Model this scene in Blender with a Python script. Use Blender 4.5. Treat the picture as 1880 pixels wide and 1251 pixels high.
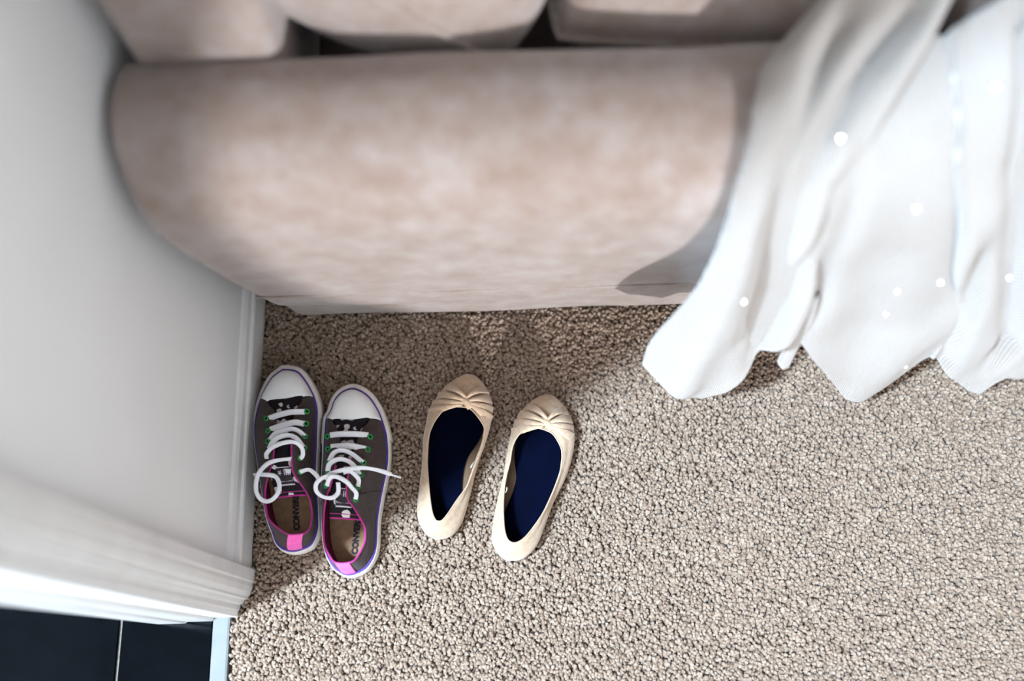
import bpy, bmesh, math, random
from mathutils import Vector, Matrix, noise

# ------------------------------------------------------------------ camera, world, lights, exposure
scene = bpy.context.scene
COL = scene.collection
for o in list(bpy.data.objects):
    bpy.data.objects.remove(o, do_unlink=True)

CAM_R = ((0.999493, 0.03153, 0.004319), (-0.028569, 0.948754, -0.314722), (-0.014021, 0.314439, 0.949174))
cam_data = bpy.data.cameras.new('camera')
cam = bpy.data.objects.new('camera', cam_data); COL.objects.link(cam)
cam.matrix_world = Matrix.Translation((0, 0, 1.42)) @ Matrix(CAM_R).to_4x4()
cam_data.lens = 35.0; cam_data.sensor_width = 36.0
cam_data.clip_start = 0.02
cam_data.dof.use_dof = True
cam_data.dof.focus_distance = 1.40
cam_data.dof.aperture_fstop = 1.15
scene.camera = cam

world = bpy.data.worlds.new('World'); scene.world = world; world.use_nodes = True
bg = world.node_tree.nodes['Background']
bg.inputs['Color'].default_value = (0.97, 0.985, 1.0, 1)
bg.inputs['Strength'].default_value = 2.05

SUN_DIR = Vector((-0.18, 0.88, -0.28)).normalized()        # low sun through the assumed window behind the viewer
sd = bpy.data.lights.new('sun', 'SUN'); sd.energy = 3.1; sd.angle = math.radians(1.6); sd.color = (0.93, 0.96, 1.0)
sun = bpy.data.objects.new('sun', sd); COL.objects.link(sun)
sun.rotation_euler = SUN_DIR.to_track_quat('-Z', 'Y').to_euler(); sun.location = (1.5, -3, 3)

hd = bpy.data.lights.new('assumed_hall_light', 'AREA')          # area light for assumed hall daylight; no window built, raised to spare the throw
hd.shape = 'RECTANGLE'; hd.size = 0.26; hd.size_y = 0.9; hd.energy = 900; hd.color = (0.63, 0.82, 1.0)
hall = bpy.data.objects.new('assumed_hall_light', hd); COL.objects.link(hall)
hall.location = (-2.43, -1.11, 5.0)
hall.rotation_euler = (Vector((0.3, 0.35, 0.1)) - Vector(hall.location)).to_track_quat('-Z', 'Y').to_euler()

vs = scene.view_settings
vs.view_transform = 'Standard'; vs.look = 'None'; vs.gamma = 1.0; vs.use_curve_mapping = False
vs.exposure = 0.33

# ------------------------------------------------------------------ traced shapes (metres)
SN_A = dict(org=(-0.3351, 0.2951),
  outer=[(0.0205, -0.1343, 0.012), (0.0408, -0.1281, 0.012), (0.0489, -0.119, 0.012), (0.0542, -0.1018, 0.012), (0.0537, -0.0781, 0.012), (0.0512, -0.0472, 0.012), (0.0488, -0.0198, 0.012), (0.0487, 0.0079, 0.012), (0.0494, 0.0359, 0.012), (0.0503, 0.0553, 0.012), (0.0506, 0.0716, 0.012), (0.046, 0.0915, 0.012), (0.0335, 0.1168, 0.012), (0.018, 0.1345, 0.012), (-0.0056, 0.1399, 0.012), (-0.0147, 0.1356, 0.012), (-0.0283, 0.1239, 0.012), (-0.0386, 0.1042, 0.012), (-0.0438, 0.0895, 0.012), (-0.0484, 0.0683, 0.012), (-0.0497, 0.0488, 0.012), (-0.0474, 0.0278, 0.012), (-0.0441, 0.0101, 0.012), (-0.0388, -0.017, 0.012), (-0.0325, -0.0485, 0.012), (-0.0246, -0.0834, 0.012), (-0.0155, -0.1057, 0.012), (-0.009, -0.121, 0.012), (0.0029, -0.1311, 0.012)],
  rim=[(0.0293, -0.1125, 0.066), (0.0413, -0.1104, 0.064), (0.0468, -0.1027, 0.06), (0.0479, -0.0849, 0.054), (0.0455, -0.0696, 0.052), (0.0418, -0.0586, 0.054), (0.0343, -0.0458, 0.06), (0.0261, -0.0338, 0.066), (0.0227, -0.0261, 0.07), (0.0217, -0.0154, 0.073), (0.0208, -0.0005, 0.075), (0.0194, 0.023, 0.073), (0.0187, 0.0438, 0.067), (0.0202, 0.0612, 0.06), (0.028, 0.0843, 0.05), (0.0044, 0.0809, 0.055), (-0.0216, 0.0787, 0.05), (-0.0074, 0.0605, 0.06), (-0.0042, 0.0445, 0.067), (-0.0026, 0.0237, 0.073), (-0.0029, 0.0071, 0.075), (-0.0048, -0.0107, 0.073), (-0.0087, -0.0229, 0.07), (-0.0133, -0.0352, 0.064), (-0.0171, -0.0499, 0.058), (-0.0168, -0.0658, 0.054), (-0.0143, -0.0808, 0.054), (-0.0083, -0.0919, 0.058), (0.0043, -0.1028, 0.062), (0.0182, -0.1114, 0.066)],
  eye=[(0.0369, 0.0594, 0.062), (0.0378, 0.0401, 0.068), (0.0376, 0.0216, 0.073), (0.0379, 0.0046, 0.075), (0.0335, -0.0093, 0.075), (0.0337, -0.0279, 0.071), (-0.0188, 0.0509, 0.062), (-0.014, 0.0314, 0.068), (-0.0127, 0.0157, 0.072), (-0.011, -0.0001, 0.074), (-0.0122, -0.0179, 0.072)],
  tl=[(-0.0219, 0.0814, 0.049), (-0.0141, 0.0628, 0.052), (-0.0093, 0.0346, 0.06), (-0.0086, 0.0023, 0.066), (-0.0095, -0.0202, 0.064), (-0.0079, -0.0381, 0.058), (-0.0013, -0.0588, 0.05)],
  tr=[(0.0285, 0.0862, 0.049), (0.0223, 0.0616, 0.052), (0.0206, 0.0337, 0.06), (0.0225, 0.0013, 0.066), (0.0259, -0.0213, 0.064), (0.0321, -0.0393, 0.058), (0.0386, -0.0563, 0.05)],
  lace=[[(-0.0152, 0.0506, 0.064), (0.0006, 0.0536, 0.071), (0.018, 0.0569, 0.071), (0.035, 0.0586, 0.064)],
    [(-0.0113, 0.0328, 0.07), (0.0086, 0.0368, 0.078), (0.0243, 0.0402, 0.078), (0.036, 0.0396, 0.07)],
    [(-0.0096, 0.0175, 0.074), (0.0012, 0.0251, 0.083), (0.0213, 0.0291, 0.086), (0.0317, 0.0264, 0.083), (0.0375, 0.0214, 0.074)],
    [(-0.0103, 0.005, 0.075), (0.001, 0.0148, 0.088), (0.0178, 0.019, 0.092), (0.03, 0.0151, 0.089), (0.0368, 0.0054, 0.077)],
    [(-0.0126, -0.0094, 0.076), (-0.0112, -0.0033, 0.083), (0.0005, 0.0038, 0.093), (0.0172, 0.008, 0.097), (0.0301, 0.0076, 0.097), (0.0384, 0.0011, 0.091), (0.0385, -0.007, 0.083), (0.034, -0.0111, 0.077)],
    [(0.0213, -0.0102, 0.074), (0.0087, -0.0129, 0.083), (-0.0062, -0.0183, 0.09), (-0.0169, -0.0274, 0.087), (-0.0236, -0.0364, 0.08), (-0.0261, -0.0518, 0.072), (-0.0213, -0.0623, 0.066), (-0.012, -0.0663, 0.066), (-0.0023, -0.0636, 0.07), (0.005, -0.0554, 0.074), (0.0062, -0.0445, 0.076), (0.0003, -0.0343, 0.077), (-0.0139, -0.032, 0.079), (-0.0297, -0.0312, 0.075)],
    [(-0.0055, -0.019, 0.07), (0.0052, -0.0241, 0.066), (0.0204, -0.0265, 0.072)],
    [(0.0334, -0.0288, 0.074), (0.0464, -0.0269, 0.078), (0.0571, -0.0348, 0.078), (0.059, -0.0397, 0.072)]],
  insole=[(0.0139, -0.1003, 0.016), (0.0306, -0.0955, 0.016), (0.0376, -0.0782, 0.016), (0.0379, -0.0436, 0.016), (0.0322, -0.0121, 0.016), (-0.0194, -0.0105, 0.016), (-0.0256, -0.0416, 0.016), (-0.0226, -0.0726, 0.016), (-0.0117, -0.092, 0.016), (0.0016, -0.0984, 0.016)], text=[(0.0197, -0.1, 0.018), (0.0131, -0.0119, 0.018)], label=[(0.0079, -0.0325, 0.062), (0.0289, -0.0301, 0.062), (0.0295, -0.0468, 0.062), (0.0078, -0.0476, 0.062)],
  oa=[0, 6, 11, 14, 18, 23], ra=[0, 8, 14, 15, 16, 22])
SN_B = dict(org=(-0.2396, 0.2603),
  outer=[(-0.0004, -0.1339, 0.012), (0.0226, -0.1265, 0.012), (0.0351, -0.1113, 0.012), (0.0405, -0.0943, 0.012), (0.0415, -0.0771, 0.012), (0.0423, -0.0543, 0.012), (0.0456, -0.0311, 0.012), (0.05, -0.0075, 0.012), (0.0532, 0.008, 0.012), (0.0561, 0.0323, 0.012), (0.0559, 0.0563, 0.012), (0.0546, 0.0684, 0.012), (0.05, 0.0871, 0.012), (0.0427, 0.1061, 0.012), (0.0305, 0.1254, 0.012), (0.0142, 0.1383, 0.012), (-0.0027, 0.1425, 0.012), (-0.0209, 0.1345, 0.012), (-0.0325, 0.1196, 0.012), (-0.0369, 0.1046, 0.012), (-0.0429, 0.0925, 0.012), (-0.0444, 0.0659, 0.012), (-0.0443, 0.0387, 0.012), (-0.0449, 0.0071, 0.012), (-0.0443, -0.024, 0.012), (-0.043, -0.0517, 0.012), (-0.0417, -0.0692, 0.012), (-0.0382, -0.092, 0.012), (-0.0305, -0.1116, 0.012), (-0.0199, -0.1252, 0.012)],
  rim=[(-0.0037, -0.1178, 0.066), (0.0075, -0.1167, 0.066), (0.0137, -0.1138, 0.064), (0.0204, -0.1025, 0.059), (0.0256, -0.0877, 0.054), (0.0255, -0.0728, 0.052), (0.0222, -0.063, 0.054), (0.017, -0.0534, 0.058), (0.0099, -0.0415, 0.064), (0.0041, -0.0334, 0.07), (0.0023, -0.0229, 0.074), (0.0033, -0.01, 0.077), (0.0067, 0.0084, 0.078), (0.0111, 0.0313, 0.076), (0.0148, 0.0496, 0.069), (0.0192, 0.0655, 0.06), (0.0281, 0.0841, 0.05), (0.0035, 0.0817, 0.055), (-0.0237, 0.0838, 0.05), (-0.0137, 0.0658, 0.06), (-0.0086, 0.0503, 0.069), (-0.0099, 0.032, 0.076), (-0.0127, 0.009, 0.078), (-0.0171, -0.007, 0.076), (-0.0212, -0.0181, 0.072), (-0.0254, -0.0262, 0.068), (-0.0295, -0.0419, 0.06), (-0.0314, -0.0582, 0.055), (-0.0315, -0.0747, 0.052), (-0.0304, -0.0859, 0.053), (-0.0263, -0.0973, 0.056), (-0.0206, -0.1066, 0.06), (-0.014, -0.1151, 0.064)],
  eye=[(0.0311, 0.0549, 0.062), (0.0289, 0.0355, 0.068), (0.0244, 0.0167, 0.073), (0.021, -0.0003, 0.075), (0.0179, -0.0166, 0.075), (0.0145, -0.033, 0.07), (-0.0276, 0.0572, 0.062), (-0.0251, 0.0383, 0.068), (-0.0228, 0.0182, 0.073), (-0.0235, 0.0024, 0.075), (-0.0254, -0.0138, 0.074)],
  tl=[(-0.0232, 0.0868, 0.049), (-0.0175, 0.0677, 0.052), (-0.0126, 0.0389, 0.062), (-0.014, 0.0112, 0.067), (-0.0184, -0.0108, 0.064), (-0.0227, -0.0321, 0.058), (-0.0235, -0.054, 0.05)],
  tr=[(0.0271, 0.0852, 0.049), (0.0194, 0.0666, 0.052), (0.0124, 0.0381, 0.062), (0.0093, 0.0104, 0.067), (0.0108, -0.0117, 0.064), (0.014, -0.0333, 0.058), (0.0192, -0.0583, 0.05)],
  lace=[[(-0.0242, 0.0585, 0.064), (-0.0085, 0.058, 0.071), (0.0143, 0.0573, 0.071), (0.0291, 0.0569, 0.064)],
    [(-0.0218, 0.0405, 0.07), (0.0047, 0.0393, 0.079), (0.0273, 0.0362, 0.07)],
    [(-0.022, 0.0197, 0.075), (-0.0145, 0.0292, 0.083), (-0.0027, 0.0313, 0.087), (0.0103, 0.0269, 0.084), (0.024, 0.0163, 0.075)],
    [(-0.0235, 0.0053, 0.077), (-0.0192, 0.0136, 0.086), (-0.0059, 0.0184, 0.092), (0.0064, 0.0156, 0.091), (0.014, 0.0096, 0.086), (0.0201, -0.0008, 0.077)],
    [(-0.024, -0.0086, 0.09), (-0.019, -0.0028, 0.094), (-0.0054, 0.0007, 0.098), (0.0111, 0.0034, 0.099), (0.0273, 0.0048, 0.095), (0.0428, 0.004, 0.085), (0.0579, 0.0012, 0.072), (0.0641, -0.0009, 0.066), (0.0746, -0.0031, 0.06)],
    [(-0.0207, -0.0183, 0.094), (-0.0157, -0.0083, 0.099), (-0.006, -0.0073, 0.1), (0.0059, -0.0136, 0.096), (0.0123, -0.0208, 0.09), (0.017, -0.0269, 0.082), (0.0148, -0.0336, 0.074)],
    [(0.0008, -0.0005, 0.094), (0.0096, 0.0007, 0.094), (0.0168, -0.0039, 0.09), (0.0206, -0.0098, 0.085), (0.0182, -0.017, 0.077)],
    [(-0.0134, -0.0034, 0.096), (-0.0269, -0.007, 0.094), (-0.036, -0.013, 0.088), (-0.0381, -0.0204, 0.08), (-0.0337, -0.0264, 0.075), (-0.0257, -0.0302, 0.074), (-0.0158, -0.0306, 0.075), (-0.0081, -0.024, 0.078), (-0.0074, -0.0119, 0.085)]],
  insole=[(-0.014, -0.1088, 0.016), (0.0034, -0.1056, 0.016), (0.0137, -0.091, 0.016), (0.0176, -0.0572, 0.016), (0.0106, -0.0109, 0.016), (-0.0312, -0.0096, 0.016), (-0.0347, -0.048, 0.016), (-0.0329, -0.0821, 0.016), (-0.0255, -0.101, 0.016)], text=[(0.0059, -0.1007, 0.018), (0.0125, -0.0113, 0.018)], label=[(-0.0123, -0.0294, 0.062), (0.0131, -0.0301, 0.062), (0.0165, -0.0488, 0.062), (-0.0133, -0.0479, 0.062)],
  oa=[0, 7, 12, 16, 20, 24], ra=[0, 10, 16, 17, 18, 25])
FL_A = dict(org=(-0.0943, 0.2955),
  outer=[(-0.0233, -0.1207, 0.012), (-0.003, -0.1153, 0.012), (0.0097, -0.0998, 0.012), (0.0161, -0.0825, 0.012), (0.021, -0.0634, 0.012), (0.0276, -0.0364, 0.012), (0.0351, -0.0099, 0.012), (0.0441, 0.0136, 0.012), (0.05, 0.0319, 0.012), (0.0544, 0.052, 0.012), (0.0556, 0.0723, 0.012), (0.0513, 0.0914, 0.012), (0.0444, 0.1049, 0.012), (0.0341, 0.1161, 0.012), (0.0238, 0.1206, 0.012), (0.0133, 0.118, 0.012), (-0.0004, 0.11, 0.012), (-0.0142, 0.0985, 0.012), (-0.0262, 0.0832, 0.012), (-0.0342, 0.0711, 0.012), (-0.0398, 0.0485, 0.012), (-0.0442, 0.026, 0.012), (-0.045, 0.0029, 0.012), (-0.0469, -0.0184, 0.012), (-0.0516, -0.0565, 0.012), (-0.0539, -0.0788, 0.012), (-0.0515, -0.0949, 0.012), (-0.0431, -0.1103, 0.012), (-0.0347, -0.1166, 0.012)],
  rim=[(-0.02, -0.0989, 0.05), (-0.0155, -0.0983, 0.05), (-0.0081, -0.0902, 0.049), (0.0052, -0.0695, 0.043), (0.0188, -0.0499, 0.038), (0.0258, -0.032, 0.036), (0.0352, -0.0085, 0.036), (0.0402, 0.0036, 0.037), (0.0438, 0.0201, 0.04), (0.045, 0.033, 0.042), (0.0379, 0.046, 0.045), (0.0271, 0.0586, 0.047), (0.0183, 0.0618, 0.048), (0.0083, 0.0629, 0.048), (0.0024, 0.0626, 0.048), (-0.0119, 0.0587, 0.047), (-0.0222, 0.0479, 0.045), (-0.0292, 0.0365, 0.042), (-0.0341, 0.0226, 0.04), (-0.0368, -0.0063, 0.036), (-0.036, -0.0267, 0.037), (-0.0335, -0.0564, 0.04), (-0.0293, -0.0844, 0.046), (-0.0239, -0.0971, 0.05)],
  oa=[0, 6, 10, 14, 18, 22], ra=[0, 6, 9, 13, 17, 19])
FL_B = dict(org=(0.0188, 0.2602),
  outer=[(-0.0375, -0.1171, 0.012), (-0.0193, -0.1151, 0.012), (-0.0045, -0.1044, 0.012), (0.0043, -0.0912, 0.012), (0.0136, -0.0681, 0.012), (0.0204, -0.0508, 0.012), (0.0272, -0.0353, 0.012), (0.0363, -0.0197, 0.012), (0.0456, -0.0021, 0.012), (0.0536, 0.0181, 0.012), (0.0583, 0.0361, 0.012), (0.0608, 0.0552, 0.012), (0.0594, 0.0754, 0.012), (0.054, 0.0934, 0.012), (0.0458, 0.106, 0.012), (0.0359, 0.117, 0.012), (0.0266, 0.1214, 0.012), (0.0121, 0.1181, 0.012), (0.0007, 0.1099, 0.012), (-0.0108, 0.1004, 0.012), (-0.0199, 0.0877, 0.012), (-0.0275, 0.0701, 0.012), (-0.0336, 0.0502, 0.012), (-0.0381, 0.0289, 0.012), (-0.0427, 0.003, 0.012), (-0.0512, -0.0263, 0.012), (-0.058, -0.0537, 0.012), (-0.0623, -0.0771, 0.012), (-0.0626, -0.0899, 0.012), (-0.0568, -0.1036, 0.012), (-0.0465, -0.1143, 0.012)],
  rim=[(-0.0314, -0.0959, 0.05), (-0.0234, -0.0941, 0.049), (-0.014, -0.0872, 0.047), (-0.0013, -0.0719, 0.043), (0.0114, -0.0537, 0.04), (0.0251, -0.0265, 0.036), (0.0361, -0.0001, 0.036), (0.0394, 0.0151, 0.037), (0.0405, 0.0253, 0.04), (0.039, 0.0367, 0.043), (0.03, 0.0532, 0.046), (0.02, 0.0598, 0.047), (0.0096, 0.0631, 0.048), (-0.0007, 0.0639, 0.048), (-0.0091, 0.0629, 0.047), (-0.0199, 0.055, 0.045), (-0.0275, 0.0434, 0.042), (-0.0314, 0.0307, 0.04), (-0.0335, 0.0182, 0.037), (-0.0405, -0.0077, 0.036), (-0.0439, -0.0373, 0.038), (-0.0443, -0.0554, 0.041), (-0.0433, -0.0761, 0.045), (-0.0393, -0.0907, 0.049)],
  oa=[0, 8, 12, 16, 20, 24], ra=[0, 6, 9, 12, 16, 19])
TL_left = [(0.424, 0.3325), (0.4566, 0.3038), (0.5275, 0.2408), (0.5642, 0.2287), (0.5899, 0.2256), (0.6317, 0.2154), (0.7318, 0.2091), (0.875, 0.1941), (0.9952, 0.1612)]
TL_right = [(0.4279, 0.4423), (0.4609, 0.4233), (0.516, 0.3914), (0.5783, 0.3461), (0.6352, 0.3153), (0.6878, 0.3061), (0.771, 0.3154), (0.8444, 0.3304), (0.8955, 0.3364)]
TL_hem = [(0.9952, 0.1612), (1.0598, 0.2115), (1.0905, 0.249), (1.0468, 0.2749), (0.9668, 0.302), (0.9246, 0.3201), (0.8955, 0.3364)]
TM_left = [(0.4264, 0.4005), (0.4925, 0.3682), (0.5472, 0.3422), (0.608, 0.3019), (0.6873, 0.295), (0.7936, 0.306), (0.8704, 0.3272), (0.926, 0.3403)]
TM_right = [(0.4277, 0.4371), (0.5168, 0.4145), (0.5963, 0.4216), (0.7157, 0.4643), (0.8561, 0.5093), (0.9385, 0.5272), (0.9982, 0.5352)]
TM_hem = [(0.926, 0.3403), (0.9589, 0.3602), (0.9951, 0.3808), (1.0965, 0.4441), (1.1222, 0.4778), (1.101, 0.5015), (1.0139, 0.5232), (0.9982, 0.5352)]
TR_left = [(0.4303, 0.5101), (0.4629, 0.4804), (0.5053, 0.4108), (0.5336, 0.4124), (0.6225, 0.4206), (0.7151, 0.454), (0.8555, 0.4997), (0.9378, 0.5169), (0.9977, 0.528)]
TR_right = [(0.4343, 0.6247), (0.5762, 0.5971), (0.7053, 0.6322), (1.0172, 0.7928)]
TR_hem = [(0.9977, 0.528), (1.0429, 0.5694), (1.0757, 0.6038), (1.0807, 0.6205), (1.0488, 0.6236), (1.0271, 0.6332), (1.0337, 0.6531), (1.046, 0.6787), (1.0358, 0.7027), (1.0855, 0.7778), (1.0526, 0.8118)]
TS_left = [(0.8253, 0.3276), (0.8709, 0.3337), (0.9399, 0.3368), (1.0032, 0.3353)]
TS_right = [(0.8388, 0.3421), (0.8856, 0.3527), (0.9483, 0.3536), (1.011, 0.3504)]
TS_hem = [(1.0032, 0.3353), (1.0138, 0.3426), (1.011, 0.3504)]
VA = [(0.4905, 0.3113), (0.5265, 0.2924), (0.6119, 0.2608), (0.6853, 0.2537), (0.7568, 0.2655), (0.867, 0.2756)]
VB = [(0.6087, 0.3227), (0.635, 0.31), (0.688, 0.3116), (0.7593, 0.3067), (0.843, 0.3083), (0.9233, 0.2999)]
VC = [(0.4925, 0.3682), (0.5466, 0.3217), (0.5972, 0.2905), (0.6481, 0.276), (0.7151, 0.2793), (0.8167, 0.2901), (0.8676, 0.2853), (0.9228, 0.2932)]
VD = [(0.4742, 0.4817), (0.6243, 0.4745), (0.7183, 0.5103), (0.9433, 0.5993)]
VE = [(0.6431, 0.3277), (0.7081, 0.3334), (0.7609, 0.3333), (0.8451, 0.3399)]
VF = [(0.7167, 0.4815), (0.8563, 0.5126), (0.9385, 0.5272), (0.9988, 0.5423)]
THROW_PROFILE = [(1.05, 0.7), (0.85, 0.665), (0.72, 0.635), (0.62, 0.615), (0.56, 0.606), (0.52, 0.602), (0.475, 0.588), (0.44, 0.555), (0.422, 0.5), (0.41, 0.42), (0.393, 0.3), (0.377, 0.2), (0.364, 0.1), (0.355, 0.03), (0.345, -0.1)]
SEQUINS = [(0.6671, 0.3956), (0.728, 0.4646), (0.8062, 0.4679), (0.7934, 0.2461), (0.8192, 0.4251), (0.5307, 0.3306), (0.5531, 0.3625), (0.5608, 0.4416), (0.8089, 0.5488), (1.012, 0.4979), (0.5925, 0.3054), (0.8773, 0.4312)]

# ------------------------------------------------------------------ helpers
rnd = random.Random(7)

def mat(name, color, rough=0.8, spec=0.3, sheen=0.0, metallic=0.0):
    m = bpy.data.materials.new(name); m.use_nodes = True
    p = m.node_tree.nodes['Principled BSDF']
    p.inputs['Base Color'].default_value = (*color, 1)
    p.inputs['Roughness'].default_value = rough
    p.inputs['Specular IOR Level'].default_value = spec
    p.inputs['Metallic'].default_value = metallic
    if sheen:
        p.inputs['Sheen Weight'].default_value = sheen
    return m, m.node_tree.nodes, m.node_tree.links, p

def coords(N, L, scale=(1, 1, 1), kind='Object'):
    tc = N.new('ShaderNodeTexCoord'); mp = N.new('ShaderNodeMapping'); mp.inputs['Scale'].default_value = scale
    L.new(tc.outputs[kind], mp.inputs['Vector']); return mp.outputs['Vector']

def ramp(N, L, fac, stops):
    r = N.new('ShaderNodeValToRGB'); L.new(fac, r.inputs['Fac'])
    e = r.color_ramp.elements
    while len(e) < len(stops): e.new(0.5)
    for el, (pos, c) in zip(e, stops):
        el.position = pos; el.color = (*c, 1)
    return r.outputs['Color']

def noise_tex(N, L, vec, scale, detail=3, rough=0.5):
    n = N.new('ShaderNodeTexNoise'); n.inputs['Scale'].default_value = scale
    n.inputs['Detail'].default_value = detail; n.inputs['Roughness'].default_value = rough
    L.new(vec, n.inputs['Vector']); return n.outputs['Fac']

def bump(N, L, p, height, strength, dist=0.001, prev=None):
    b = N.new('ShaderNodeBump'); b.inputs['Strength'].default_value = strength; b.inputs['Distance'].default_value = dist
    L.new(height, b.inputs['Height'])
    if prev is not None: L.new(prev, b.inputs['Normal'])
    L.new(b.outputs['Normal'], p.inputs['Normal']); return b.outputs['Normal']

def noisy(name, c1, c2, scale, rough=0.8, spec=0.3, bs=None, bstr=0.3, bdist=0.0006, sheen=0.0, stretch=(1, 1, 1), detail=4):
    m, N, L, p = mat(name, c1, rough, spec, sheen)
    v = coords(N, L, stretch)
    L.new(ramp(N, L, noise_tex(N, L, v, scale, detail), [(0.35, c1), (0.65, c2)]), p.inputs['Base Color'])
    if bs: bump(N, L, p, noise_tex(N, L, coords(N, L), bs, 2), bstr, bdist)
    return m

def weave(name, c1, c2, freq, rough=0.9, bstr=0.4, sheen=0.0, mottle=14, bdist=0.0006):
    """woven cloth: mottled colour plus a fine crossed thread relief"""
    m, N, L, p = mat(name, c1, rough, 0.15, sheen)
    v = coords(N, L)
    L.new(ramp(N, L, noise_tex(N, L, v, mottle, 6, 0.65), [(0.3, c1), (0.7, c2)]), p.inputs['Base Color'])
    w1 = N.new('ShaderNodeTexWave'); w1.bands_direction = 'X'; w1.inputs['Scale'].default_value = freq; w1.inputs['Distortion'].default_value = 1.5
    w2 = N.new('ShaderNodeTexWave'); w2.bands_direction = 'Y'; w2.inputs['Scale'].default_value = freq; w2.inputs['Distortion'].default_value = 1.5
    L.new(v, w1.inputs['Vector']); L.new(v, w2.inputs['Vector'])
    a = N.new('ShaderNodeMath'); a.operation = 'ADD'; L.new(w1.outputs['Fac'], a.inputs[0]); L.new(w2.outputs['Fac'], a.inputs[1])
    bump(N, L, p, a.outputs[0], bstr, bdist)
    return m

def link(name, me, material=None, parent=None, smooth=True):
    o = bpy.data.objects.new(name, me); COL.objects.link(o)
    if material: me.materials.append(material)
    if smooth: me.polygons.foreach_set('use_smooth', [True] * len(me.polygons))
    if parent: o.parent = parent
    return o

def mesh(name, verts, faces, material=None, parent=None, smooth=True):
    me = bpy.data.meshes.new(name); me.from_pydata([tuple(v) for v in verts], [], faces); me.update()
    return link(name, me, material, parent, smooth)

def thing(name, label, cat, loc, group=None):
    o = bpy.data.objects.new(name, None); COL.objects.link(o); o.location = loc; o.empty_display_size = 0.05
    o['label'] = label; o['category'] = cat
    if group: o['group'] = group
    return o

def structure(o): o['kind'] = 'structure'; return o

def box(name, a, b, material, parent=None, bev=0.0):
    bm = bmesh.new(); bmesh.ops.create_cube(bm, size=1)
    for v in bm.verts: v.co = Vector([a[i] + (v.co[i] + 0.5) * (b[i] - a[i]) for i in range(3)])
    if bev: bmesh.ops.bevel(bm, geom=bm.edges[:], offset=bev, segments=2, affect='EDGES', profile=0.5)
    me = bpy.data.meshes.new(name); bm.to_mesh(me); bm.free()
    return link(name, me, material, parent, False)

def prism(name, poly, axis, a, b, material, parent=None):
    """extrude a 2-D polygon along an axis: axis 'z' poly=(x,y); 'y' poly=(x,z)"""
    n = len(poly)
    def P(p, t): return (p[0], p[1], t) if axis == 'z' else (p[0], t, p[1])
    vs_ = [P(p, a) for p in poly] + [P(p, b) for p in poly]
    fs = [tuple(range(n))[::-1], tuple(range(n, 2 * n))] + [(i, (i + 1) % n, n + (i + 1) % n, n + i) for i in range(n)]
    o = mesh(name, vs_, fs, material, parent, False)
    bm = bmesh.new(); bm.from_mesh(o.data); bmesh.ops.recalc_face_normals(bm, faces=bm.faces); bm.to_mesh(o.data); bm.free()
    return o

def catmull(P, n, closed=False):
    """n samples along a smooth curve through points, even in arc length"""
    P = [Vector(p) for p in P]; m = len(P); D = []
    rng = range(m) if closed else range(m - 1)
    for i in rng:
        g = (lambda k: P[k % m]) if closed else (lambda k: P[max(0, min(m - 1, k))])
        a, b, c, d = g(i - 1), g(i), g(i + 1), g(i + 2)
        for s in range(8):
            t = s / 8
            D.append(0.5 * ((2 * b) + (c - a) * t + (2 * a - 5 * b + 4 * c - d) * t * t + (3 * b - a - 3 * c + d) * t ** 3))
    if not closed: D.append(P[-1])
    if closed: D.append(D[0].copy())
    A = [0]
    for i in range(1, len(D)): A.append(A[-1] + (D[i] - D[i - 1]).length)
    out = []; j = 0; cnt = n if closed else n - 1
    for k in range(n):
        s = A[-1] * k / cnt
        while j < len(D) - 2 and A[j + 1] < s: j += 1
        f = (s - A[j]) / max(1e-9, A[j + 1] - A[j]); out.append(D[j].lerp(D[j + 1], min(1, max(0, f))))
    return out

def loop_match(pts, anchors, counts):
    """closed loop resampled so that anchor k always lands on sample sum(counts[:k])"""
    m = len(pts); dense = catmull(pts, 8 * m * 4, True)
    idx = []
    for a in anchors:
        p = Vector(pts[a]); idx.append(min(range(len(dense)), key=lambda i: (dense[i] - p).length))
    idx[0] = 0 if idx[0] > len(dense) * 0.9 else idx[0]
    idx.append(len(dense) + idx[0]); out = []
    for s, cnt in enumerate(counts):
        a, b = idx[s], idx[s + 1]
        for k in range(cnt):
            t = a + (b - a) * k / cnt; i = int(math.floor(t)); f = t - i
            out.append(dense[i % len(dense)].lerp(dense[(i + 1) % len(dense)], f))
    return out

def inset(loop, d, z=None):
    n = len(loop); out = []
    for i in range(n):
        t = loop[(i + 2) % n] - loop[i - 2]; nrm = Vector((-t.y, t.x, 0)).normalized()      # loops run counter-clockwise: left is inside
        dd = d[i] if isinstance(d, (list, tuple)) else d
        p = loop[i] + nrm * dd
        out.append(Vector((p.x, p.y, loop[i].z if z is None else (z[i] if isinstance(z, (list, tuple)) else z))))
    return out

def rings(name, R, material, parent, closed=True, cap0=False, cap1=False, flip=False):
    n = len(R[0]); V = [p for r in R for p in r]; F = []
    for j in range(len(R) - 1):
        for i in range(n if closed else n - 1):
            a, b = j * n + i, j * n + (i + 1) % n
            F.append((a, b, b + n, a + n))
    if cap0: F.append(tuple(range(n))[::-1])
    if cap1: F.append(tuple((len(R) - 1) * n + i for i in range(n)))
    if flip: F = [f[::-1] for f in F]
    return mesh(name, V, F, material, parent)

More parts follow.
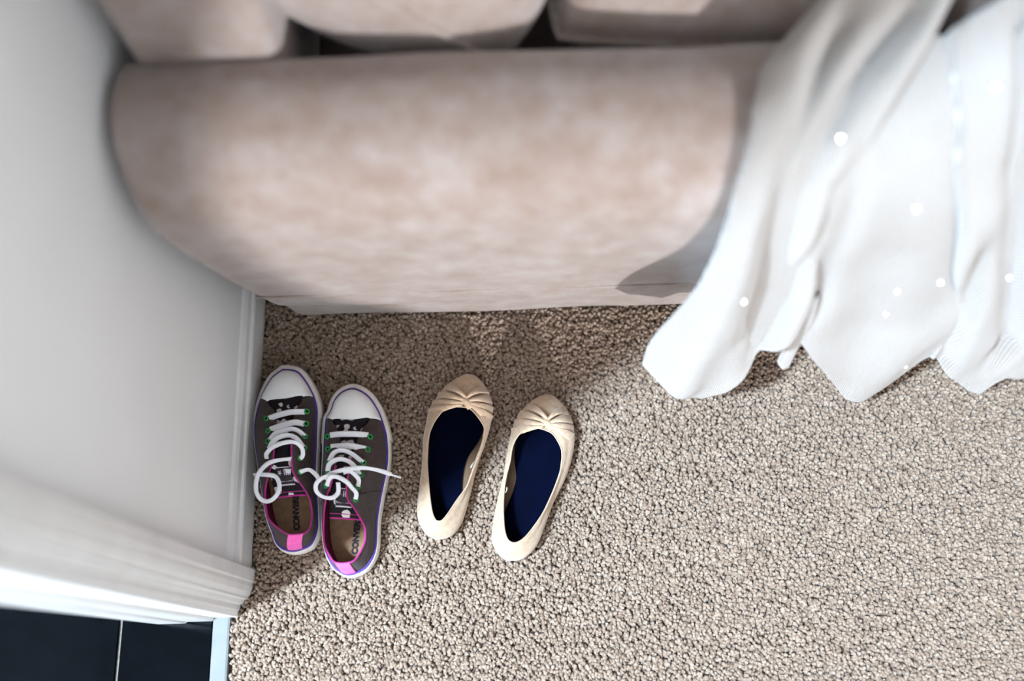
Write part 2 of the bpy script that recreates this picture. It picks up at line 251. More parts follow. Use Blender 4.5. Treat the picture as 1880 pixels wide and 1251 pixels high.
def tube(name, pts, r, material, parent, sides=8, closed=False, squash=1.0):
    V, F = [], []; n = len(pts)
    for i, p in enumerate(pts):
        a = pts[i - 1] if (i > 0 or closed) else p
        b = pts[(i + 1) % n] if (i < n - 1 or closed) else p
        t = (b - a).normalized(); u = t.cross(Vector((0, 0, 1)))
        u = u.normalized() if u.length > 1e-4 else Vector((1, 0, 0)); w = u.cross(t)
        rr = r[i] if isinstance(r, (list, tuple)) else r
        for s in range(sides):
            an = 2 * math.pi * s / sides; V.append(p + u * (rr * math.cos(an)) + w * (rr * squash * math.sin(an)))
    for i in range(n if closed else n - 1):
        for s in range(sides):
            a, b = i * sides + s, i * sides + (s + 1) % sides; c = ((i + 1) % n) * sides
            F.append((a, b, c + (s + 1) % sides, c + s))
    if not closed:
        F.append(tuple(range(sides))[::-1]); F.append(tuple((n - 1) * sides + s for s in range(sides)))
    return mesh(name, V, F, material, parent)

def grid_mesh(name, G, material, parent, thick=0.0):
    r, c = len(G), len(G[0]); V = [p for row in G for p in row]
    F = [(j * c + i, j * c + i + 1, (j + 1) * c + i + 1, (j + 1) * c + i) for j in range(r - 1) for i in range(c - 1)]
    o = mesh(name, V, F, material, parent)
    if thick:
        md = o.modifiers.new('thickness', 'SOLIDIFY'); md.thickness = thick; md.offset = 0
    return o

def interp(tab, x):
    """piecewise linear y(x) for a list of (x, y) sorted by x"""
    if x <= tab[0][0]: return tab[0][1] + (tab[1][1] - tab[0][1]) / max(1e-6, tab[1][0] - tab[0][0]) * (x - tab[0][0]) * 0.6
    for (a, b), (c, d) in zip(tab, tab[1:]):
        if x <= c: return b + (d - b) * (x - a) / max(1e-6, c - a)
    return tab[-1][1]

def smooth(e0, e1, x):
    t = min(1, max(0, (x - e0) / (e1 - e0))); return t * t * (3 - 2 * t)

def text_mesh(name, s, size, material, parent, origin, xdir, up, bold=0.0):
    cu = bpy.data.curves.new(name, 'FONT'); cu.body = s; cu.size = size; cu.offset = bold; cu.extrude = 0.0001
    cu.align_x = 'LEFT'; cu.align_y = 'CENTER'
    tmp = bpy.data.objects.new(name + '_tmp', cu); COL.objects.link(tmp)
    dg = bpy.context.evaluated_depsgraph_get(); me = bpy.data.meshes.new_from_object(tmp.evaluated_get(dg))
    bpy.data.objects.remove(tmp); bpy.data.curves.remove(cu)
    x = Vector(xdir).normalized(); z = Vector(up).normalized(); y = z.cross(x).normalized(); z = x.cross(y)
    M4 = Matrix(((x.x, y.x, z.x, origin[0]), (x.y, y.y, z.y, origin[1]), (x.z, y.z, z.z, origin[2]), (0, 0, 0, 1)))
    me.transform(M4); me.materials.clear()
    return link(name, me, material, parent, False)

# ------------------------------------------------------------------ materials
M = {}
M['wall'] = noisy('wall_paint', (0.84, 0.845, 0.85), (0.87, 0.875, 0.88), 6, 0.7, 0.25, 500, 0.12, 0.0004)
M['gloss'] = noisy('white_gloss_paint', (0.72, 0.715, 0.70), (0.78, 0.775, 0.765), 22, 0.32, 0.5, 60, 0.05, 0.0006)
M['thresh'] = noisy('threshold_strip', (0.17, 0.18, 0.185), (0.19, 0.20, 0.205), 30, 0.7, 0.08)
M['tile'] = noisy('black_tile', (0.0008, 0.0013, 0.0018), (0.0012, 0.0018, 0.0026), 40, 0.10, 0.015, 90, 0.01, 0.0004)
M['grout'] = noisy('grout', (0.13, 0.115, 0.095), (0.19, 0.17, 0.145), 160, 0.95, 0.1, 700, 0.5)
M['back'] = noisy('carpet_backing', (0.10, 0.070, 0.05), (0.14, 0.10, 0.07), 120, 1.0, 0.0)
M['canvas'] = weave('grey_canvas', (0.045, 0.033, 0.032), (0.072, 0.052, 0.049), 420, 0.9, 0.35, 0.1, 180, 0.0003)
M['rubber'] = noisy('white_rubber', (0.64, 0.60, 0.56), (0.72, 0.69, 0.66), 60, 0.5, 0.35)
M['cap'] = noisy('toe_cap_rubber', (0.86, 0.875, 0.875), (0.90, 0.91, 0.91), 45, 0.42, 0.4)
M['purple'] = noisy('purple_stripe', (0.065, 0.03, 0.22), (0.09, 0.045, 0.30), 90, 0.5, 0.3)
M['pink'] = weave('pink_binding', (0.36, 0.02, 0.17), (0.50, 0.045, 0.27), 700, 0.75, 0.3, 0.1, 200, 0.0002)
M['pinktab'] = weave('pink_heel_tab', (0.80, 0.10, 0.42), (0.90, 0.17, 0.52), 700, 0.7, 0.3, 0.1, 150, 0.0002)
M['lining'] = weave('maroon_lining', (0.10, 0.008, 0.03), (0.16, 0.014, 0.05), 600, 0.9, 0.3, 0, 150, 0.0002)
M['insole'] = noisy('tan_insole', (0.26, 0.15, 0.09), (0.33, 0.20, 0.12), 120, 0.85, 0.15, 900, 0.3, 0.0002)
M['ink'] = noisy('dark_print', (0.03, 0.024, 0.03), (0.04, 0.034, 0.04), 200, 0.8, 0.2)
M['pale_ink'] = noisy('pale_print', (0.55, 0.50, 0.58), (0.62, 0.57, 0.64), 200, 0.8, 0.2)
M['eyelet'] = noisy('green_eyelet', (0.0, 0.17, 0.030), (0.01, 0.25, 0.05), 200, 0.4, 0.5)
M['dark'] = noisy('eyelet_hole', (0.008, 0.007, 0.008), (0.01, 0.01, 0.01), 100, 0.95, 0.0)
M['lace'] = weave('white_lace', (0.80, 0.80, 0.85), (0.88, 0.88, 0.91), 900, 0.85, 0.5, 0.1, 300, 0.0002)
M['aglet'] = noisy('clear_aglet', (0.7, 0.7, 0.76), (0.78, 0.78, 0.84), 90, 0.25, 0.5)
M['suede'] = noisy('beige_suede', (0.44, 0.308, 0.205), (0.515, 0.382, 0.27), 160, 0.95, 0.1, 1500, 0.5, 0.0003, 0.4)
M['flatlin'] = noisy('taupe_lining', (0.12, 0.095, 0.08), (0.16, 0.13, 0.11), 90, 0.8, 0.2)
M['navy'] = noisy('navy_insole', (0.0005, 0.0014, 0.0080), (0.0007, 0.0018, 0.0105), 60, 0.85, 0.03, 900, 0.15, 0.0002)
M['flatsole'] = noisy('tan_outsole', (0.25, 0.16, 0.10), (0.30, 0.20, 0.13), 80, 0.7, 0.2)
M['tag'] = noisy('white_tag', (0.74, 0.72, 0.70), (0.80, 0.78, 0.76), 90, 0.8, 0.2)

def sofa_material():
    m, N, L, p = mat('chenille', (0.4, 0.3, 0.26), 0.95, 0.1, 0.35)
    v = coords(N, L, (1, 1, 1)); big = noise_tex(N, L, v, 24, 5, 0.62)
    fine = noise_tex(N, L, coords(N, L, (0.25, 1.6, 1.6)), 260, 2)
    fine2 = noise_tex(N, L, coords(N, L, (1.6, 0.3, 0.3)), 260, 2)
    c = ramp(N, L, big, [(0.28, (0.238, 0.172, 0.140)), (0.50, (0.290, 0.230, 0.204)), (0.74, (0.348, 0.302, 0.283))])
    th = N.new('ShaderNodeMath'); th.operation = 'ADD'; L.new(fine, th.inputs[0]); L.new(fine2, th.inputs[1])
    mx = N.new('ShaderNodeMix'); mx.data_type = 'RGBA'; mx.blend_type = 'MULTIPLY'; mx.inputs['Factor'].default_value = 0.8
    L.new(c, mx.inputs['A']); L.new(ramp(N, L, th.outputs[0], [(0.42, (0.62, 0.60, 0.59)), (0.55, (1, 1, 1))]), mx.inputs['B'])
    # ramp input is clamped to 0..1, so halve the summed threads
    th.operation = 'MULTIPLY_ADD'; th.inputs[1].default_value = 0.5
    L.new(mx.outputs['Result'], p.inputs['Base Color'])
    bump(N, L, p, th.outputs[0], 0.8, 0.0012)
    return m
M['sofa'] = sofa_material()

def throw_material():
    m, N, L, p = mat('white_knit', (0.80, 0.77, 0.74), 0.95, 0.1, 0.5)
    v = coords(N, L, (1, 1, 1), 'UV')
    w = N.new('ShaderNodeTexWave'); w.bands_direction = 'X'; w.inputs['Scale'].default_value = 110; w.inputs['Distortion'].default_value = 1.2
    w.inputs['Detail'].default_value = 2; w.inputs['Detail Scale'].default_value = 3; L.new(v, w.inputs['Vector'])
    n = noise_tex(N, L, coords(N, L), 700, 3)
    L.new(ramp(N, L, noise_tex(N, L, coords(N, L), 9, 3), [(0.3, (0.258, 0.222, 0.196)), (0.7, (0.295, 0.264, 0.241))]), p.inputs['Base Color'])
    a = bump(N, L, p, w.outputs['Fac'], 0.8, 0.0016); bump(N, L, p, n, 0.4, 0.0008, a)
    return m
M['throw'] = throw_material()
M['sequin'] = mat('sequin', (0.95, 0.97, 1.0), 0.25, 0.5, 0, 1.0)[0]

def print_material():
    m, N, L, p = mat('printed_tongue', (0.02, 0.02, 0.02), 0.85, 0.2)
    v = coords(N, L); d = N.new('ShaderNodeTexVoronoi'); d.inputs['Scale'].default_value = 62; L.new(v, d.inputs['Vector'])
    nz = noise_tex(N, L, v, 330, 2)
    a = N.new('ShaderNodeMath'); a.operation = 'MULTIPLY_ADD'; a.inputs[1].default_value = 0.25; L.new(nz, a.inputs[0]); L.new(d.outputs['Distance'], a.inputs[2])
    L.new(ramp(N, L, a.outputs[0], [(0.47, (0.62, 0.58, 0.58)), (0.51, (0.012, 0.010, 0.012))]), p.inputs['Base Color'])
    return m
M['print'] = print_material()

def carpet_material():
    m, N, L, p = mat('carpet_yarn', (0.45, 0.36, 0.29), 1.0, 0.05, 0.15)
    oi = N.new('ShaderNodeObjectInfo')
    c = ramp(N, L, oi.outputs['Random'], [(0.0, (0.222, 0.156, 0.112)), (0.5, (0.288, 0.212, 0.160)), (1.0, (0.352, 0.272, 0.213))])
    L.new(c, p.inputs['Base Color'])
    return m
M['yarn'] = carpet_material()

# ------------------------------------------------------------------ the room
floor = structure(box('floor', (-0.41, -1.6, -0.03), (2.7, 3.3, -0.009), M['back']))
wall_left = structure(box('wall_left', (-0.505, 0.081, -0.02), (-0.396, 3.2, 2.5), M['wall']))

# skirting board: flat face with a stepped, rounded top
sk = [(-0.396, -0.006), (-0.382, -0.006), (-0.382, 0.050), (-0.3835, 0.0535), (-0.387, 0.0545), (-0.387, 0.058), (-0.3885, 0.066), (-0.392, 0.072), (-0.396, 0.075)]
structure(prism('baseboard_left', sk, 'y', 0.135, 3.2, M['gloss']))

# architrave: thick outer edge stepping down towards the opening (plan profile x, y)
ar = [(-0.398, 0.146), (-0.3775, 0.146), (-0.3765, 0.144), (-0.3765, 0.128), (-0.3785, 0.1265), (-0.3785, 0.121), (-0.3800, 0.114), (-0.3835, 0.1075), (-0.3835, 0.1045),
      (-0.3885, 0.1035), (-0.3905, 0.0985), (-0.3945, 0.0970), (-0.3945, 0.0905), (-0.3965, 0.0880), (-0.412, 0.0880), (-0.412, 0.0905)]
structure(prism('trim_1', ar[::-1], 'z', -0.006, 2.1, M['gloss']))
# door lining with a shallow stop bead
li = [(-0.4105, 0.0885), (-0.428, 0.0870), (-0.4295, 0.0785), (-0.4315, 0.0765), (-0.466, 0.0765), (-0.468, 0.0745), (-0.5065, 0.0745), (-0.5085, 0.077), (-0.5085, 0.09), (-0.41, 0.09)]
structure(prism('trim_2', li, 'z', -0.004, 2.1, M['gloss']))
# architrave on the hall side
structure(prism('trim_3', [(-0.505, 0.0765), (-0.521, 0.0785), (-0.523, 0.083), (-0.523, 0.14), (-0.505, 0.142)], 'z', -0.004, 2.1, M['gloss']))
# threshold strip between the tiles and the carpet
structure(prism('trim_4', [(-0.430, -0.012), (-0.430, 0.0005), (-0.4285, 0.002), (-0.409, 0.0035), (-0.4065, 0.002), (-0.4065, -0.012)], 'y', -0.9, 0.0865, M['thresh']))

# hall floor: grout bed with black tiles laid in it
hall_floor = structure(box('floor_hall', (-2.3, -1.2, -0.03), (-0.4295, 0.9, -0.0045), M['grout']))
tile_me = {}
tw = 0.33
for ix in range(5):
    for iy in range(-3, 3):
        x1 = -0.4310 if ix == 0 else -0.5605 - (ix - 1) * tw
        x0 = -0.5560 if ix == 0 else x1 - tw + 0.0045
        y0 = -0.10 + iy * tw; y1 = y0 + tw - 0.0045
        key = ix == 0
        if key not in tile_me:
            t = box('tile', (0, 0, -0.008), (x1 - x0, y1 - y0, 0.0), M['tile'], hall_floor, 0.001); tile_me[key] = t.data
        else:
            t = bpy.data.objects.new('tile', tile_me[key]); COL.objects.link(t); t.parent = hall_floor
        t.location = (x0, y0, 0)

# the wall behind the viewer: an assumed window, with an unseen panel added to shape the sunbeam
def hole_wall(name, xs, zs, hx, hz, y0, y1, material):
    polys = [((xs[0], zs[0]), (hx[0], zs[1])), ((hx[1], zs[0]), (xs[1], zs[1])), ((hx[0], zs[0]), (hx[1], hz[0])), ((hx[0], hz[1]), (hx[1], zs[1]))]
    V, F = [], []
    for (a, b), (c, d) in polys:
        k = len(V)
        V += [(x, y, z) for x in (a, c) for y in (y0, y1) for z in (b, d)]
        F += [(k, k + 1, k + 3, k + 2), (k + 4, k + 6, k + 7, k + 5), (k, k + 4, k + 5, k + 1), (k + 2, k + 3, k + 7, k + 6), (k, k + 2, k + 6, k + 4), (k + 1, k + 5, k + 7, k + 3)]
    return mesh(name, V, F, material, None, False)
structure(hole_wall('wall_back', (-0.52, 2.7), (-0.02, 2.5), (0.0, 2.0), (0.645, 2.1), -1.72, -1.6, M['wall']))
structure(box('ceiling', (-0.52, -1.72, 2.5), (2.7, 3.3, 2.56), M['wall']))
structure(box('ceiling_hall', (-2.7, -1.72, 5.6), (-0.52, 1.1, 5.66), M['wall']))  # unseen hall shell, added tall to keep sky reflections off the tiles
structure(box('wall_hall', (-2.8, -1.72, -0.02), (-2.7, 1.1, 5.6), M['wall']))
structure(box('wall_hall_end', (-2.7, 1.0, -0.02), (-0.52, 1.1, 5.6), M['wall']))
structure(box('wall_far', (-0.505, 3.2, -0.02), (2.7, 3.3, 2.5), M['wall']))
structure(mesh('wall_right', [(v[1], v[0], v[2]) for v in [(x, y, z) for (a, bb), (c, d) in (((-1.72, -0.02), (1.8, 2.5)), ((3.15, -0.02), (3.3, 2.5)), ((1.8, -0.02), (3.15, 0.4)), ((1.8, 2.4), (3.15, 2.5))) for x in (a, c) for y in (2.6, 2.7) for z in (bb, d)]],
    [tuple(k + i for i in f) for k in (0, 8, 16, 24) for f in ((0, 1, 3, 2), (4, 6, 7, 5), (0, 4, 5, 1), (2, 3, 7, 6), (0, 2, 6, 4), (1, 5, 7, 3))], M['wall'], None, False))  # opening assumed for side daylight, placed so the sofa shades the floor
win = structure(box('assumed_window_1', (-0.03, -1.605, 0.585), (2.03, -1.555, 0.613), M['gloss']))  # sill of the assumed window, out of view
edge = [(2.1, 0.22), (1.36, 0.195), (1.27, 0.15), (1.20, 0.12), (1.02, 0.132), (0.87, 0.156), (0.78, 0.212), (0.695, 0.274), (0.645, 0.318), (0.60, 0.33)]  # outline of the added panel, set by where the sunbeam should end
edge = sorted(edge)
G = []
for j in range(30):
    z = 0.60 + 1.52 * j / 29; xr = interp(edge, z); row = []
    for i in range(40):
        s = i / 39; row.append((-0.04 + (xr + 0.04) * s, -1.585 + 0.016 * math.sin(s * 30), z))
    G.append(row)
grid_mesh('sunbeam_mask', G, M['tag'], win, 0.003)

# ------------------------------------------------------------------ carpet pile
def tuft_mesh():
    V, F = [], []; sides = 6
    prof = [(0.0, 0.0017), (0.0035, 0.0022), (0.0065, 0.0023), (0.0085, 0.0014)]
    for j, (z, r) in enumerate(prof):
        for s in range(sides):
            an = 2 * math.pi * s / sides + j * 0.5; rr = r * (1.18 if s % 2 else 0.85)
            V.append((rr * math.cos(an) + 0.0006 * j, rr * math.sin(an), z))
    V.append((0.0022, 0, 0.0092))
    for j in range(len(prof) - 1):
        for s in range(sides):
            a, b = j * sides + s, j * sides + (s + 1) % sides; F.append((a, b, b + sides, a + sides))
    k = (len(prof) - 1) * sides
    for s in range(sides): F.append((k + s, k + (s + 1) % sides, len(V) - 1))
    return V, F
V, F = tuft_mesh()
me = bpy.data.meshes.new('tuft'); me.from_pydata(V, [], F); me.update()
me.polygons.foreach_set('use_smooth', [True] * len(me.polygons)); me.materials.append(M['yarn'])

pts, rots = [], []
pitch = 0.0036
y = -0.75; row = 0
while y < 0.60:
    x = -0.4035 + (pitch / 2 if row % 2 else 0)
    while x < 1.50:
        px_, py_ = x + rnd.uniform(-1, 1) * pitch * 0.42, y + rnd.uniform(-1, 1) * pitch * 0.42
        ok = px_ > (-0.3795 if py_ > 0.112 else -0.393 if py_ > 0.0885 else -0.4025)
        if ok:
            n1 = noise.noise(Vector((px_ * 9, py_ * 9, 0.3))); n2 = noise.noise(Vector((px_ * 9, py_ * 9, 7.7)))
            n3 = noise.noise(Vector((px_ * 45, py_ * 45, 2.2))); n4 = noise.noise(Vector((px_ * 45, py_ * 45, 9.1)))
            dip = noise.noise(Vector((px_ * 60, py_ * 60, 4.0)))
            pts.append((px_, py_, -0.0095 + 0.0016 * dip + rnd.uniform(-0.001, 0.001)))
            rots.append((0.5 * n1 + 0.55 * n3 + rnd.gauss(0, 0.30), 0.5 * n2 + 0.55 * n4 + rnd.gauss(0, 0.30), rnd.uniform(0, 6.283)))
        x += pitch
    y += pitch * 0.9; row += 1
pm = bpy.data.meshes.new('carpet_pile'); pm.from_pydata(pts, [], []); pm.update()
at_ = pm.attributes.new('lean', 'FLOAT_VECTOR', 'POINT'); at_.data.foreach_set('vector', [c for r in rots for c in r])
pile = bpy.data.objects.new('carpet_pile', pm); COL.objects.link(pile)
pile['kind'] = 'stuff'; pile['label'] = 'beige twisted-yarn carpet pile covering the floor'; pile['category'] = 'carpet'
gn = bpy.data.node_groups.new('pile_tufts', 'GeometryNodeTree')
gn.interface.new_socket('Geometry', in_out='INPUT', socket_type='NodeSocketGeometry')
gn.interface.new_socket('Geometry', in_out='OUTPUT', socket_type='NodeSocketGeometry')
gi = gn.nodes.new('NodeGroupInput'); go = gn.nodes.new('NodeGroupOutput')
tuft_ob = bpy.data.objects.new('tuft', me)
oi = gn.nodes.new('GeometryNodeObjectInfo'); oi.inputs['Object'].default_value = tuft_ob; oi.inputs['As Instance'].default_value = True
ip = gn.nodes.new('GeometryNodeInstanceOnPoints')
na = gn.nodes.new('GeometryNodeInputNamedAttribute'); na.data_type = 'FLOAT_VECTOR'; na.inputs['Name'].default_value = 'lean'
er = gn.nodes.new('FunctionNodeEulerToRotation')
rs = gn.nodes.new('FunctionNodeRandomValue'); rs.data_type = 'FLOAT'; rs.inputs[2].default_value = 0.92; rs.inputs[3].default_value = 1.4
gn.links.new(gi.outputs[0], ip.inputs['Points']); gn.links.new(oi.outputs['Geometry'], ip.inputs['Instance'])
gn.links.new(na.outputs[0], er.inputs[0]); gn.links.new(er.outputs[0], ip.inputs['Rotation'])
gn.links.new(rs.outputs[1], ip.inputs['Scale']); gn.links.new(ip.outputs[0], go.inputs[0])
pile.modifiers.new('tufts', 'NODES').node_group = gn

# ------------------------------------------------------------------ sofa
SOFA_O = Vector((0.45, 0.90, 0))
sofa = thing('sofa', 'beige chenille sofa with a rounded padded arm, standing against the white wall', 'sofa', SOFA_O)
prof = [(0.62, 0.05), (0.625, 0.25), (0.62, 0.40), (0.615, 0.49), (0.600, 0.545), (0.575, 0.575), (0.535, 0.588), (0.495, 0.582), (0.462, 0.560),
        (0.444, 0.525), (0.438, 0.480), (0.443, 0.42), (0.455, 0.34), (0.468, 0.26), (0.482, 0.18), (0.494, 0.115), (0.4985, 0.108), (0.503, 0.095), (0.511, 0.05), (0.517, 0.012)]
pp = catmull([(0, a, b) for a, b in prof], 70)
xs = []
rr_ = 0.030
for k in range(13): xs.append((1 - math.cos(k / 12 * math.pi / 2)) * rr_)
while xs[-1] < 1.62: xs.append(xs[-1] + 0.03)
R = []
cy_ = 0.565
for e in xs:
    ins = rr_ - math.sqrt(max(0, rr_ ** 2 - max(0, rr_ - e) ** 2))
    ring = []
    for i, p in enumerate(pp):
        t = (pp[min(i + 1, 69)] - pp[max(i - 1, 0)]); nrm = Vector((0, -t.z, t.y)).normalized()
        q = p + Vector((0, nrm.y, nrm.z * 0.3)) * ins * (1 - smooth(0.45, 0.52, p.y) * smooth(0.40, 0.50, p.z))
        xe = -0.343 - 0.042 * min(1, max(0, p.z / 0.46))          # the end flares towards the wall higher up
        wgt = 1 - smooth(0.10, 0.7, e)
        X = -0.383 + e + (xe + 0.383) * wgt + 0.003 * wgt * smooth(0.2, 0.5, p.z)
        wob = 0.0025 * noise.noise(Vector((X * 7, q.y * 9, q.z * 9)))
        ring.append(Vector((X, q.y + wob, q.z + wob)) - SOFA_O)
    R.append(ring)
arm = rings('arm', R, M['sofa'], sofa, closed=False)
# inside-offset direction check: profile runs over the top from back to front, inward normal points into the arm
bm = bmesh.new(); bm.from_mesh(arm.data)
first = [v for v in bm.verts[:70]] if hasattr(bm.verts, 'ensure_lookup_table') else []
bm.verts.ensure_lookup_table(); bm.faces.new([bm.verts[i] for i in range(70)])
bmesh.ops.recalc_face_normals(bm, faces=bm.faces); bm.to_mesh(arm.data); bm.free()
arm.data.polygons.foreach_set('use_smooth', [True] * len(arm.data.polygons))

tube('seam_piping', [Vector((-0.345 + 1.5 * k / 40, 0.4812, 0.185)) - SOFA_O for k in range(41)], 0.0018, M['sofa'], sofa, 6)

def pillow(name, size, loc, rot, parent, material, power=2.6, seam=True, seed=1, amp=0.012, edge=0.42):
    """soft cushion: two bulged faces meeting at a piped seam"""
    n = 36; w, h, t = size; V, F = [], []
    def pt(u, v, side):
        du = 1 - abs(u) ** 3.2; dv = 1 - abs(v) ** 3.2; b = max(0, du * dv) ** edge
        px = u * w / 2 * (1 - 0.05 * (1 - dv)); py = v * h / 2 * (1 - 0.05 * (1 - du))
        wob = amp * noise.noise(Vector((u * 2.1 + seed, v * 2.1, side * 3.3))) * b
        return Vector((px, py, side * (t / 2 * b) + wob))
    for side in (1, -1):
        k = len(V)
        for j in range(n + 1):
            for i in range(n + 1): V.append(pt(-1 + 2 * i / n, -1 + 2 * j / n, side))
        for j in range(n):
            for i in range(n):
                f = (k + j * (n + 1) + i, k + j * (n + 1) + i + 1, k + (j + 1) * (n + 1) + i + 1, k + (j + 1) * (n + 1) + i)
                F.append(f if side == 1 else f[::-1])
    o = mesh(name, V, F, material, parent)
    bm = bmesh.new(); bm.from_mesh(o.data); bmesh.ops.remove_doubles(bm, verts=bm.verts, dist=0.0004); bm.to_mesh(o.data); bm.free()
    o.data.polygons.foreach_set('use_smooth', [True] * len(o.data.polygons))
    o.location = loc; o.rotation_euler = rot
    if seam:
        ring = [pt(math.copysign(min(1, abs(math.cos(a)) * 1.4142), math.cos(a)), math.copysign(min(1, abs(math.sin(a)) * 1.4142), math.sin(a)), 1) for a in [2 * math.pi * k / 120 for k in range(120)]]
        tube('piping', ring, 0.004, material, o, 6, True)
    return o

def rounded_box(name, a, b, r, material, parent, seed=0, amp=0.004):
    bm = bmesh.new(); bmesh.ops.create_cube(bm, size=1)
    for v in bm.verts: v.co = Vector([a[i] + (v.co[i] + 0.5) * (b[i] - a[i]) for i in range(3)])
    bmesh.ops.bevel(bm, geom=bm.edges[:], offset=r, segments=6, affect='EDGES', profile=0.5)
    me_ = bpy.data.meshes.new(name); bm.to_mesh(me_); bm.free()
    return link(name, me_, material, parent, True)

def S3(x, y, z): return (x - SOFA_O.x, y - SOFA_O.y, z - SOFA_O.z)
rounded_box('backrest', S3(-0.377, 0.586, 0.10), S3(-0.225, 2.0, 0.84), 0.020, M['sofa'], sofa)
rounded_box('seat_base', S3(-0.30, 0.58, 0.06), S3(1.15, 1.9, 0.30), 0.02, M['sofa'], sofa)
rounded_box('seat_cushion', S3(-0.24, 0.627, 0.30), S3(0.48, 1.35, 0.405), 0.05, M['sofa'], sofa)
rounded_box('seat_cushion', S3(0.49, 0.627, 0.30), S3(1.15, 1.35, 0.405), 0.05, M['sofa'], sofa)
for fx, fy in ((-0.25, 0.60), (1.05, 0.60), (-0.25, 1.8), (1.05, 1.8)):
    V_, F_ = [], []
    rings('foot', [[Vector((fx + r * math.cos(a) - SOFA_O.x, fy + r * math.sin(a) - SOFA_O.y, z)) for a in [2 * math.pi * k / 12 for k in range(12)]] for z, r in ((0.0, 0.018), (0.06, 0.024))], M['flatsole'], sofa, True, True, True)

def stand(o, centre, lean, yaw):
    """stand a cushion on edge: its face leans back by `lean`, turned by `yaw`"""
    lx = Vector((math.sin(yaw), math.cos(yaw), 0)); side = Vector((math.cos(yaw), -math.sin(yaw), 0))
    ly = -side * math.sin(lean) + Vector((0, 0, math.cos(lean))); lz = lx.cross(ly)
    o.matrix_world = Matrix(((lx.x, ly.x, lz.x, centre[0]), (lx.y, ly.y, lz.y, centre[1]), (lx.z, ly.z, lz.z, centre[2]), (0, 0, 0, 1)))
c1 = pillow('cushion', (0.46, 0.45, 0.36), (0, 0, 0), (0, 0, 0), None, M['sofa'], seed=3)
stand(c1, (-0.145, 0.835, 0.665), 0.72, 0.0)
c1['label'] = 'plump beige chenille cushion with a seam, nearer the wall on the sofa'; c1['category'] = 'cushion'; c1['group'] = 'loose cushions on the sofa'
c2 = pillow('cushion', (0.72, 0.46, 0.19), (0.404, 0.845, 0.530), (0.06, 0.0, -0.03), None, M['sofa'], seed=9, edge=0.30)
c2['label'] = 'beige chenille cushion on the sofa, partly covered by the white throw'; c2['category'] = 'cushion'; c2['group'] = 'loose cushions on the sofa'

# ------------------------------------------------------------------ throw blanket
TP = [Vector((0, a, b)) for a, b in THROW_PROFILE]
TA = [0.0]
for i in range(1, len(TP)): TA.append(TA[-1] + (TP[i] - TP[i - 1]).length)
def throw_at(a, x, h):
    a = max(0.0, min(TA[-1] - 1e-4, a))
    def P(q):
        q = max(0.0, min(TA[-1] - 1e-4, q)); j = 0
        while TA[j + 1] < q: j += 1
        return TP[j].lerp(TP[j + 1], (q - TA[j]) / (TA[j + 1] - TA[j]))
    p = (P(a - 0.025) + P(a - 0.012) + P(a) + P(a + 0.012) + P(a + 0.025)) / 5
    t = (P(a + 0.03) - P(a - 0.03)).normalized(); nrm = Vector((0, t.z, -t.y))
    if nrm.y > 0 and a > 0.75: nrm = -nrm
    q = p + nrm * h
    return Vector((x, q.y, q.z))
def mono(tab):
    out = [tab[0]]
    for a, x in tab[1:]:
        if a > out[-1][0] + 1e-4: out.append((a, x))
    return out
def fold(lines, a, x):
    h = 0
    for tab, depth, width in lines:
        if a < tab[0][0] - 0.06: continue
        fade = smooth(tab[0][0] - 0.06, tab[0][0] + 0.05, a) * (1 - smooth(tab[-1][0], tab[-1][0] + 0.10, a))
        d = (x - interp(tab, a)) / width
        h -= depth * fade * math.exp(-d * d)
    return h
TV, TF, TUV = [], [], []
def sheet(left, right, hem, lift, lines, a0=0.20, ns=90, nv=150, curl=(0.07, 0.07), low=0.004, ripple=0.004, seed=0):
    left, right = mono(left), mono(right)
    hem_x = sorted((x, a) for a, x in hem)
    k = len(TV)
    for j in range(nv + 1):
        v = j / nv
        for i in range(ns + 1):
            s = i / ns
            # the hem length depends on where the column ends
            xe = interp(left, 0.95) * (1 - s) + interp(right, 0.95) * s
            xh = hem_x[0][0] + (hem_x[-1][0] - hem_x[0][0]) * s
            ah = interp(hem_x, xh)
            a = a0 + (ah - a0) * v
            xl, xr = interp(left, a), interp(right, a)
            x = xl * (1 - s) + xr * s
            w = smooth(ah - 0.22, ah, a); x = x * (1 - w) + xh * w
            h = lift + fold(lines, a, x)
            h += ripple * math.sin(s * 11 + a * 5 + seed) * smooth(0.5, 1.0, a) + 0.006 * noise.noise(Vector((x * 14, a * 7, seed)))
            h += 0.02 * smooth(0.8, 1.15, a) * noise.noise(Vector((x * 9, a * 4, seed + 5)))
            e = 1
            if s < curl[0]: e = math.sqrt(max(0, 1 - (1 - s / curl[0]) ** 2))
            if s > 1 - curl[1]: e = min(e, math.sqrt(max(0, 1 - ((s - 1 + curl[1]) / curl[1]) ** 2)))
            h = low + (max(h, low) - low) * (0.25 + 0.75 * e) if e < 1 else max(h, low)
            p = throw_at(a, x, h)
            if p.z < 0.008: p.z = 0.008
            TV.append(p); TUV.append((x, a))
    for j in range(nv):
        for i in range(ns):
            q = k + j * (ns + 1) + i
            TF.append((q, q + 1, q + ns + 2, q + ns + 1))
sheet(TL_left, TL_right, TL_hem, 0.030, [(mono(VA), 0.022, 0.014), (mono(VC), 0.026, 0.015), (mono(VB), 0.020, 0.012), ([(0.66, 0.235), (1.0, 0.22)], -0.008, 0.02)], curl=(0.28, 0.10), low=0.006)
sheet(TM_left, TM_right, TM_hem, 0.012, [(mono(VE), 0.010, 0.015), ([(0.90, 0.50), (1.15, 0.47)], -0.012, 0.035)], a0=0.505, curl=(0.04, 0.04), low=0.004, seed=2)
